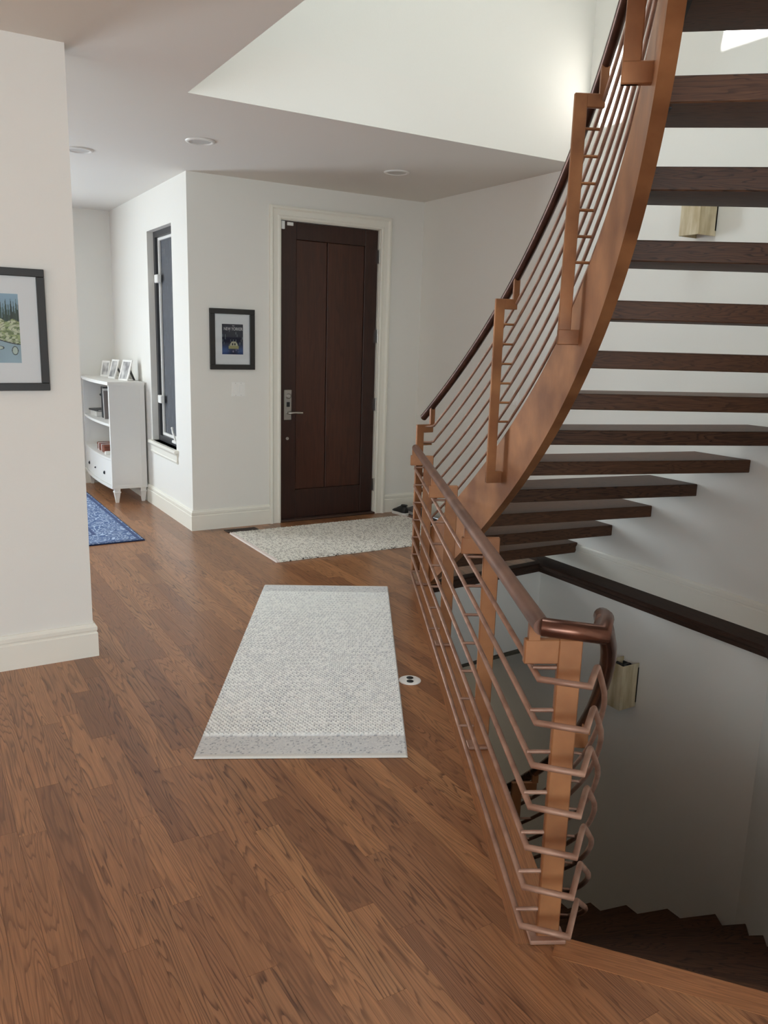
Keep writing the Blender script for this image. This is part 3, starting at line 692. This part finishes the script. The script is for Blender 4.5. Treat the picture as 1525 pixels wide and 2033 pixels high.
# speckled door mat
def mat_cells(x, y):
    row = np.floor(x/.0145); ph = y/.026+.5*(row % 2)+.25*np.sin(row*1.7)+hash2(row, 0*row, 5)*.6; return row, np.floor(ph), ph-np.floor(ph)-.5, x/.0145-row-.5
def mat_h(x, y, w, l):
    r_, c, cy, cx = mat_cells(x, y); st = np.clip(1-(np.abs(cy)*1.9)**2.5, 0, 1)*np.sqrt(np.clip(1-(np.abs(cx+cy*.3)*1.9)**2, 0, 1)); return .010*st
def mat_c(x, y, w, l):
    r_, c, cy, cx = mat_cells(x, y); h = hash2(r_, c, 2)
    a = np.where((h > .3)[..., None], lin(222, 217, 206), lin(196, 190, 180))
    gap = ((np.abs(cy) > .38) & (hash2(r_, c, 7) > .45)) | ((np.abs(cx+cy*.3) > .42) & (hash2(r_, c, 8) > .62))
    a = np.where(gap[..., None], lin(66, 60, 56), a)
    hem = (x < .028) | (x > w-.028)
    return np.where(hem[..., None], lin(218, 204, 196), a)
grid_rug('door_mat', [(2.187, 5.072), (3.84, 5.060), (3.84, 6.022), (2.187, 6.020)], 560, 380, mat_h, mat_c, .006, 'flat woven mat with off-white and black flecks before the front door')
# blue patterned rug
def blue_h(x, y, w, l): return .003*hash2(np.floor(x/.006), np.floor(y/.006))
def blue_c(x, y, w, l):
    dx = np.minimum(x, w-x); dy = np.minimum(y, l-y); d = np.minimum(dx, dy)
    s = np.sin(x*46+2.2*np.sin(y*17))+np.sin(y*52+2.6*np.sin(x*21))+1.2*np.sin((x+y)*31+2*np.sin((x-y)*26))
    t = np.abs(np.sin(s*1.6)); flo = t < .50
    base = lin(66, 94, 142); light = lin(172, 190, 216)
    a = np.where(flo[..., None], light, base)
    line = ((d > .025) & (d < .05)) | ((d > .30) & (d < .325)) | ((d > .345) & (d < .36))
    a = np.where(line[..., None], lin(44, 68, 116), a)
    field = (d > .36) & (np.abs(np.sin(s*1.5+1)) > .55); a = np.where(field[..., None], lin(74, 104, 152), a)
    a = a*(.86+.28*hash2(np.floor(x/.008), np.floor(y/.008), 4))[..., None]
    return np.where((d < .012)[..., None], lin(30, 44, 78), a)
grid_rug('patterned_rug', [(-.95, 6.04), (1.535, 6.08), (1.52, 8.45), (-.95, 8.45)], 460, 440, blue_h, blue_c, .008, 'blue and white patterned area rug beside the bookcase')

# ---------------------------------------------------------------- pictures
def print_mesh(name, w, h, nx, nz, cf, parent, loc):
    """flat print in the x-z plane facing -y, coloured per point"""
    xs = np.linspace(0, 1, nx+1); zs = np.linspace(0, 1, nz+1)
    vs = [(x*w, 0, z*h) for z in zs for x in xs]; fs = [(j*(nx+1)+i, j*(nx+1)+i+1, (j+1)*(nx+1)+i+1, (j+1)*(nx+1)+i) for j in range(nz) for i in range(nx)]
    me = bpy.data.meshes.new(name); me.from_pydata(vs, [], fs)
    ca = me.color_attributes.new('Col', 'FLOAT_COLOR', 'POINT')
    X, Z = np.meshgrid(xs, zs); c = cf(X, Z); ca.data.foreach_set('color', np.concatenate([c.reshape(-1, 3), np.ones((c.shape[0]*c.shape[1], 1))], 1).ravel().astype(np.float32))
    return link(name, me, 'print', parent, loc)
def framed(name, label, x0, x1, z0, z1, ywall, fwid, art, cf, res, glass=True):
    t = thing(name, label, 'picture', (x0, ywall, z0)); w, h = x1-x0, z1-z0
    b = MB()
    for q in ((0, w, 0, fwid), (0, w, h-fwid, h), (0, fwid, fwid, h-fwid), (w-fwid, w, fwid, h-fwid)): b.bbox(q[0], q[1], -.026, -.001, q[2], q[3], .002)
    b.build('frame', 'black', t)
    MB().box(fwid-.004, w-fwid+.004, -.008, -.003, fwid-.004, h-fwid+.004).build('mat_board', 'mat_board', t)
    a = print_mesh('print', art[1]-art[0], art[3]-art[2], res[0], res[1], cf, t, (art[0]-x0, -.0085, art[2]-z0))
    if glass: MB().box(fwid-.002, w-fwid+.002, -.0135, -.0120, fwid-.002, h-fwid+.002).build('glazing', 'glass', t)
    return t
def sm(a, b, x): t = np.clip((x-a)/(b-a), 0, 1); return t*t*(3-2*t)
def landscape(X, Z):
    U = X*.235; sky = lin(120, 168, 190)*(1-sm(.7, 1, Z))[..., None]+lin(140, 182, 205)*sm(.7, 1, Z)[..., None]
    c = sky+0*X[..., None]
    col = np.floor(U/.0105); hh = .80+.13*hash2(col, 0*col)+.0; frac = np.abs(U/.0105-col-.5)*2
    top = hh+.06-frac*.22
    tree = (Z < top) & (Z > .60); sh = (.6+.8*hash2(np.floor(U/.0035), 0*U, 3))[..., None]
    c = np.where(tree[..., None], lin(52, 84, 76)*sh, c)
    bank = (Z < .62+.02*np.sin(X*30)) & (Z > .33+.06*np.sin(X*4+.5)); bn = hash2(np.floor(X*20+np.sin(Z*40)), np.floor(Z*34), 1)
    bc = np.where((bn > .6)[..., None], lin(206, 212, 168), np.where((bn > .3)[..., None], lin(168, 186, 112), lin(128, 148, 88)))
    bc = np.where((np.abs(np.sin(X*33+3*np.sin(Z*29))) < .14)[..., None], lin(46, 52, 46), bc)
    c = np.where(bank[..., None], bc, c)
    lake = Z <= .33+.06*np.sin(X*4+.5); lk = lin(150, 184, 198)*(1-.3*Z[..., None])+lin(176, 196, 200)*.2*np.sin(X*9+Z*5)[..., None]*.3
    c = np.where(lake[..., None], lk, c)
    edge = np.abs(Z-(.33+.06*np.sin(X*4+.5))) < .008; c = np.where(edge[..., None], lin(46, 54, 54), c)
    for cx, cz, a, bb in ((.62, .22, .09, .028), (.30, .12, .10, .03), (.90, .18, .05, .06)):
        rr = ((X-cx)/a)**2+((Z-cz)/bb)**2; c = np.where((rr < 1)[..., None], lin(188, 204, 186), c); c = np.where((np.abs(rr-1) < .22)[..., None], lin(52, 60, 60), c)
    g = c.mean(-1, keepdims=True); return c*.72+g*.28
framed('framed_landscape', 'black framed watercolour of pine trees and a pond on the left wall', .166, .586, 1.293, 1.814, YL, .033, (.243, .477, 1.413, 1.706), landscape, (130, 160))
def night(X, Z):
    c = lin(34, 38, 60)*(1-Z)[..., None]+lin(26, 28, 46)*Z[..., None]
    c = c+lin(52, 88, 140)[None, None]*(np.exp(-((X-.12)/.25)**2-((Z-.12)/.15)**2)+.8*np.exp(-((X-.9)/.2)**2-((Z-.12)/.15)**2))[..., None]
    h = hash2(np.floor(X*16), np.floor(Z*12), 6); win = (h > .88) & (Z < .8) & (Z > .3) & (np.abs(X*16-np.floor(X*16)-.5) < .22)
    c = np.where(win[..., None], lin(118, 128, 132), c)
    body = (np.abs(X-.545) < .235) & (Z > .19) & (Z < .285); cabin = (np.abs(X-.555) < .18-.9*np.clip(Z-.30, 0, 1)*(Z-.30)*6) & (Z >= .285) & (Z < .43)
    c = np.where(body[..., None], lin(168, 160, 112), c); c = np.where(cabin[..., None], lin(196, 194, 166), c)
    dark = (np.abs(np.abs(X-.55)-.055) < .03) & (Z > .30) & (Z < .37); c = np.where(dark[..., None], lin(40, 38, 40), c)
    sp = (hash2(np.floor(X*22), np.floor(Z*30), 8) > .8) & (Z > .07) & (Z < .18) & (np.abs(X-.55) < .25); c = np.where(sp[..., None], lin(150, 140, 170), c)
    return c
pic = framed('framed_magazine_cover', 'small black framed night-blue magazine cover beside the front door', 2.126, 2.497, 1.292, 1.763, YD, .040, (2.227, 2.402, 1.411, 1.646), night, (90, 120))
def text_mesh(s, size, name, parent, loc, mat):
    cu = bpy.data.curves.new(name, 'FONT'); cu.body = s; cu.size = size; cu.align_x = 'CENTER'; cu.extrude = .0002
    o = bpy.data.objects.new(name+'_tmp', cu); COL.objects.link(o)
    dg = bpy.context.evaluated_depsgraph_get(); me = bpy.data.meshes.new_from_object(o.evaluated_get(dg)); bpy.data.objects.remove(o); bpy.data.curves.remove(cu)
    for v in me.vertices: x, y, z = v.co; v.co = (x, -z, y)
    me.materials.clear(); return link(name, me, mat, parent, loc)
tx = text_mesh('NEW YORKER', .030, 'title', pic, (.101+.0925, -.0092, .306), 'mat_board'); tx.scale = (.82, 1, 1.12)
tx = text_mesh('THE', .011, 'title', pic, (.101+.0925, -.0092, .337), 'mat_board')

# ---------------------------------------------------------------- wall plates
def switch_plate(name, label, mtx, w, h, n):
    t = thing(name, label, 'light switch', mtx.to_translation()); t.rotation_euler = mtx.to_euler()
    MB().bbox(-w/2, w/2, -.006, -.0005, -h/2, h/2, .002).build('plate', 'white', t)
    for i in range(n):
        c = (i-(n-1)/2)*.046
        MB().bbox(c-.0165, c+.0165, -.010, -.005, -.034, .034, .002).build('rocker', 'white', t)
        for s in (-1, 1): MB().lathe([(.003, 0), (.003, .001)], 8, Matrix.Translation((c, -.006, s*.048)) @ Matrix.Rotation(R(90), 4, 'X')).build('screw', 'steel', t)
switch_plate('light_switch', 'white double rocker switch below the framed magazine cover', Matrix.Translation((2.36, YD, 1.135)), .116, .116, 2)
switch_plate('light_switch', 'white single switch plate on the stair wall', Matrix.Translation((XR, 4.855, 1.15)) @ Matrix.Rotation(R(-90), 4, 'Z'), .072, .116, 1)

# ---------------------------------------------------------------- sconces
def sconce(label, xw, yr, z0, w=.135, d=.15, h=.30):
    t = thing('wall_sconce', label, 'wall lamp', (xw, yr, z0))
    MB().box(-.012, -.001, -.0, w, .03, h-.03).build('back_plate', 'blackmetal', t)
    g = .006
    MB().bbox(-d, -d+g, 0, w, 0, h, .001).build('front_glass', 'alabaster', t)
    MB().bbox(-d+g, -.002, 0, g, 0, h, .001).build('side_glass', 'alabaster', t); MB().bbox(-d+g, -.002, w-g, w, 0, h, .001).build('side_glass', 'alabaster', t)
    b = MB(); b.box(-d+g, -.012, w/2-.008, w/2+.008, h-.03, h-.022); b.box(-d*.55, -d*.55+.02, g, w-g, h-.03, h-.022)
    b.build('cross_bar', 'blackmetal', t)
    MB().tube([(-d*.5, w/2, .05), (-d*.5, w/2, .14)], .014, 10).build('lamp_holder', 'blackmetal', t)
    return t
sconce('box-shaped veined glass sconce high on the wall behind the open treads', XR, 3.197, 2.19)
sconce('box-shaped veined glass sconce on the stairwell wall below the ledge', XWELL, 3.31, -.725)

# ---------------------------------------------------------------- ceiling lights
for (x, y), w_ in (((1.172, 6.024), 'nearest the narrow window wall and bookcase room'), ((1.757, 5.27), 'above the floor between rug and entry corner'), ((3.223, 5.30), 'above the door mat')):
    t = thing('recessed_light', 'round white recessed ceiling light '+w_, 'ceiling light', (x, y, HC-.001), 'recessed lights in the entry ceiling')
    MB().lathe([(.068, -.004), (.074, -.009), (.090, -.006), (.094, 0), (.094, .0005), (.067, .0005), (.068, -.004)], 28, None, False).build('trim_ring', 'white', t)
    MB().lathe([(.0685, -.0035), (.04, -.0025), (.001, -.002)], 24, None, False).build('lens', 'lens', t)

# ---------------------------------------------------------------- floor outlet, register
t = thing('floor_outlet', 'round white floor outlet with two black sockets beside the runner', 'outlet', (1.948, 2.949, 0))
MB().lathe([(.052, 0), (.052, .003), (.046, .005), (.001, .005)], 28).build('cover', 'white', t)
for s in (-1, 1):
    o = MB().lathe([(.0165, .005), (.0165, .0062), (.001, .0062)], 18).build('socket', 'dark', t); o.location = Vector((fw.x, fw.y, 0)).normalized()*s*.020
t = thing('floor_register', 'brown slotted floor vent between door mat and entry wall', 'floor vent', (2.19, 6.045, 0))
b = MB(); Lr, Wr = .27, .11
for q in ((0, Lr, 0, .014), (0, Lr, Wr-.014, Wr), (0, .014, 0, Wr), (Lr-.014, Lr, 0, Wr)): b.box(q[0], q[1], q[2], q[3], 0, .004)
b.build('frame', 'vent', t); MB().box(.01, Lr-.01, .01, Wr-.01, 0, .001).build('opening', 'dark', t)  # solid dark sheet stands in for the shade below the slats
for i in range(16): MB().box(.018+i*.015, .024+i*.015, .012, Wr-.012, .001, .0035).build('slat', 'vent', t)

# ---------------------------------------------------------------- bookcase
BK = thing('bookcase', 'white bow-front bookcase with open shelves above a drawer', 'bookcase', (1.60, 7.575, 0))
bw, bd = 1.178, .35; BOW = .032
def bx(y): return BOW*(2*y/bw-1)**2            # front face x, bowing out in the middle
def slab(z0, z1, y0, y1, xo=0.0, back=bd):
    n = 14; ys_ = [y0+(y1-y0)*i/n for i in range(n+1)]; poly = [(bx(y)-xo, y) for y in ys_]+[(back, y1), (back, y0)]
    return MB().prism(poly, z0, z1)
def kpart(name, b, mat='cabinet', parent=BK): return b.build(name, mat, parent)
kpart('top', slab(1.088, 1.117, -.012, bw+.012, .014)); kpart('shelf', slab(.712, .735, .03, bw-.03)); kpart('bottom', slab(.135, .165, .0, bw, .004)); kpart('drawer_deck', slab(.395, .415, .03, bw-.03))
for y in (0, bw-.03):
    s = kpart('side', MB().box(bx(y)+.0, bd, y, y+.03, .135, 1.088))
    for q in ((bx(y)-.002, bx(y)+.045, .1651, 1.0499), (bd-.045, bd-.001, .1651, 1.0499), (bx(y)-.002, bd-.001, 1.05, 1.0878), (bx(y)-.002, bd-.001, .1352, .165)):
        kpart('side_frame', MB().box(q[0], q[1], y-.003, y+.033, q[2], q[3]), parent=s)
kpart('back', MB().box(bd-.012, bd, .03, bw-.03, .165, 1.088))
n = 14; ys_ = [.032+(bw-.064)*i/n for i in range(n+1)]
dr = kpart('drawer', MB().prism([(bx(y)+.003, y) for y in ys_]+[(bx(y)+.022, y) for y in ys_[::-1]], .168, .392))
for y, r in ((.235, .017), (.575, .009), (.905, .017)):
    kpart('knob', MB().lathe([(.001, .006), (r, .004), (r, 0), (r*.6, -.008), (.001, -.010)], 12, Matrix.Translation((bx(y)-.002, y, .258)) @ Matrix.Rotation(R(90), 4, 'Y')), 'blackmetal', dr)
for x, y in ((.075, .03), (bd-.035, .03), (.075, bw-.03), (bd-.035, bw-.03)):
    l1 = MB(); vs = [(x+sx*a, y+sy*a, z) for z, a in ((.0, .013), (.095, .026)) for sx, sy in ((-1, -1), (1, -1), (1, 1), (-1, 1))]
    l1.add(vs, [(3, 2, 1, 0), (4, 5, 6, 7)]+[(i, (i+1) % 4, 4+(i+1) % 4, 4+i) for i in range(4)]); l1.bbox(x-.031, x+.031, y-.031, y+.031, .095, .107, .003); l1.box(x-.026, x+.026, y-.026, y+.026, .107, .137)
    kpart('leg', l1)
# things on and in it
def photo(label, x, y, z, w, h, ang, tilt):
    t = thing('photo_frame', label, 'photo frame', (x, y, z), 'photo frames on the bookcase'); t.rotation_euler = (0, 0, ang)
    m_ = Matrix.Rotation(tilt, 4, 'Y'); b = MB(); f = .018
    for q in ((0, w, 0, f), (0, w, h-f, h), (0, f, f, h-f), (w-f, w, f, h-f)): b.bbox(0, .012, q[0], q[1], q[2], q[3], .002, m_)
    b.build('frame', 'white', t)
    MB().box(.003, .006, f-.002, w-f+.002, f-.002, h-f+.002, m_).build('photo', M['photo'], t)
    MB().box(.0065, .012, .004, w-.004, .004, h-.004, m_).build('backing', 'black', t)
    tip = m_ @ Vector((.012, 0, h*.75))
    b = MB(); b.add([(tip.x, w*.35, tip.z), (tip.x, w*.65, tip.z), (tip.x+h*.34, w*.60, .001), (tip.x+h*.34, w*.40, .001), (tip.x+.004, w*.35, tip.z), (tip.x+.004, w*.65, tip.z), (tip.x+h*.34+.004, w*.60, .001), (tip.x+h*.34+.004, w*.40, .001)], [(0, 1, 2, 3), (7, 6, 5, 4), (0, 3, 7, 4), (1, 5, 6, 2), (2, 6, 7, 3), (0, 4, 5, 1)])
    b.build('easel', 'black', t); return t
M['photo'] = mottled('grey_photograph', srgb(128, 126, 126), srgb(206, 204, 201), 0.4, 0, 13, detail=1)
photo('white photo frame on the bookcase nearest the window', 1.835, 7.735, 1.1175, .15, .20, R(20), R(18))
photo('white photo frame between two others on the bookcase', 1.800, 8.10, 1.1175, .17, .19, R(8), R(16))
photo('low white photo frame farthest from the window on the bookcase', 1.830, 8.50, 1.1175, .13, .16, R(24), R(12))
def solid(name, label, cat, b, mat, loc, group=None, rotz=0): return tag(b.build(name, mat, None, loc, rotz), label, cat, group)
def book(label, loc, sx, sy, sz, mat, rotz=0, tilt=0):
    t = thing('book', label, 'book', loc, rotz=rotz); t.rotation_euler = (tilt, 0, rotz)
    b = MB(); b.box(0, sx, 0, .003, 0, sz); b.box(0, sx, sy-.003, sy, 0, sz); b.box(0, .003, .003, sy-.003, 0, sz); b.build('cover', mat, t)
    MB().box(.004, sx-.003, .003, sy-.003, .003, sz-.003).build('pages', 'mat_board', t); return t
book('tall black binder standing on the upper shelf of the bookcase', (1.70, 8.14, .736), .22, .10, .30, 'dark')
book('thin white book leaning beside the black binder', (1.69, 8.085, .736), .21, .014, .29, 'white', 0, R(-4))
book('thin grey book leaning beside the white one in the bookcase', (1.69, 8.055, .736), .21, .014, .27, 'greyleather', 0, R(-4))
def flat_book(label, loc, sx, sy, sz, mat, rot=0):
    t = thing('book', label, 'book', loc, rotz=rot)
    b = MB(); b.box(0, sx, 0, sy, 0, .003); b.box(0, sx, 0, sy, sz-.003, sz); b.box(0, .003, 0, sy, .003, sz-.003); b.build('cover', mat, t)
    MB().box(.004, sx-.004, .004, sy-.004, .003, sz-.003).build('pages', 'mat_board', t); return t
flat_book('pale grey book lying flat on the upper bookcase shelf', (1.67, 8.33, .736), .22, .30, .045, 'lens')
flat_book('dark grey book lying on top of the pale grey book', (1.69, 8.36, .782), .18, .24, .016, 'blackmetal', R(10))
t = thing('desk_lamp', 'slim white stemmed lamp with black head on the upper shelf', 'lamp', (1.74, 8.29, .736))
MB().lathe([(.03, 0), (.03, .008), (.006, .012)], 16).build('base', 'white', t); MB().tube([(0, 0, .01), (0, 0, .21)], .005, 8).build('stem', 'white', t)
MB().lathe([(.004, -.016), (.03, -.012), (.04, 0), (.03, .012), (.004, .016)], 16, Matrix.Translation((0, .02, .215)) @ Matrix.Scale(1.6, 4, (0, 1, 0))).build('head', 'dark', t)
t = thing('leather_box', 'brown leather box with pale straps in the lower bookcase shelf', 'box', (1.66, 8.02, .4155))
MB().bbox(0, .19, 0, .30, 0, .062, .006).build('body', 'brownbox', t); MB().bbox(-.003, .193, -.003, .303, .045, .072, .006).build('lid', 'brownbox', t)
for y in (.07, .20):
    MB().box(-.005, .195, y, y+.014, .071, .0745).build('strap', 'mat_board', t); MB().box(-.006, -.0032, y, y+.014, .0, .0745).build('strap', 'mat_board', t)
t = thing('small_box', 'small white box in front of the brown leather box', 'box', (1.645, 7.88, .4155)); MB().bbox(0, .05, 0, .045, 0, .028, .002).build('body', 'white', t); MB().box(.01, .04, .01, .035, .028, .0295).build('lid', 'lens', t)

# ---------------------------------------------------------------- shoes
def shoe(label, loc, ang, upper, sole, L=.285):
    t = thing('shoe', label, 'shoe', loc, 'shoes by the front door', rotz=ang)
    prof = [(0, .020, .075), (.02, .031, .088), (.07, .035, .092), (.12, .034, .085), (.16, .038, .072), (.20, .045, .056), (.24, .043, .046), (.272, .030, .036), (.285, .008, .028)]
    m = 12; vs = []
    for s, w, h in prof:
        for j in range(m):
            a = PI*j/(m-1); vs.append((s*L/.285, w*math.cos(a)*(1 if j in (0, m-1) else .97), .024+(h-.024)*math.sin(a)**.7))
    n = len(prof); b = MB(); b.add(vs, [(i*m+j, i*m+j+1, (i+1)*m+j+1, (i+1)*m+j) for i in range(n-1) for j in range(m-1)], True)
    b.add(vs[:m], [tuple(range(m))]); b.add(vs[-m:], [tuple(range(m))]); b.add([vs[i*m] for i in range(n)]+[vs[i*m+m-1] for i in range(n)], [(i, i+1, n+i+1, n+i) for i in range(n-1)])
    b.build('upper', upper, t)
    out = [(s*L/.285, w+.004) for s, w, h in prof]; poly = [(-.006, .012)]+[(x, y) for x, y in out]+[(x, -y) for x, y in out[::-1]]+[(-.006, -.012)]
    MB().prism(poly, .001, .026).build('sole', sole, t)
    MB().lathe([(.001, -.004), (.027, 0), (.024, .006), (.001, .004)], 16, Matrix.Translation((.055*L/.285, 0, .090)) @ Matrix.Scale(1.5, 4, (1, 0, 0))).build('opening', 'dark', t)  # dark ellipse on the closed upper, painted for the shade inside
    for i in range(4): MB().tube([((.125+i*.018)*L/.285, -.018, .081-i*.006), ((.13+i*.018)*L/.285, 0, .088-i*.006), ((.125+i*.018)*L/.285, .018, .081-i*.006)], .003, 5).build('lace', 'white' if sole == 'white' else 'black', t)
    return t
shoe('black sneaker with white sole against the entry wall', (3.87, 6.02, 0), R(92), 'black', 'white', .20)
shoe('grey canvas shoe beside the black sneaker with white sole', (3.975, 5.95, 0), R(88), 'greyleather', 'white', .25)
shoe('black shoe with pale laces under the lowest stair posts', (4.015, 5.40, 0), R(90), 'dark', 'dark')
shoe('black shoe beside the other black shoe by the stair foot', (3.905, 5.36, 0), R(90), 'dark', 'dark')
shoe('dark grey shoe beside the edge of the door mat', (3.90, 5.69, 0), R(90), 'blackmetal', 'greyleather', .25)
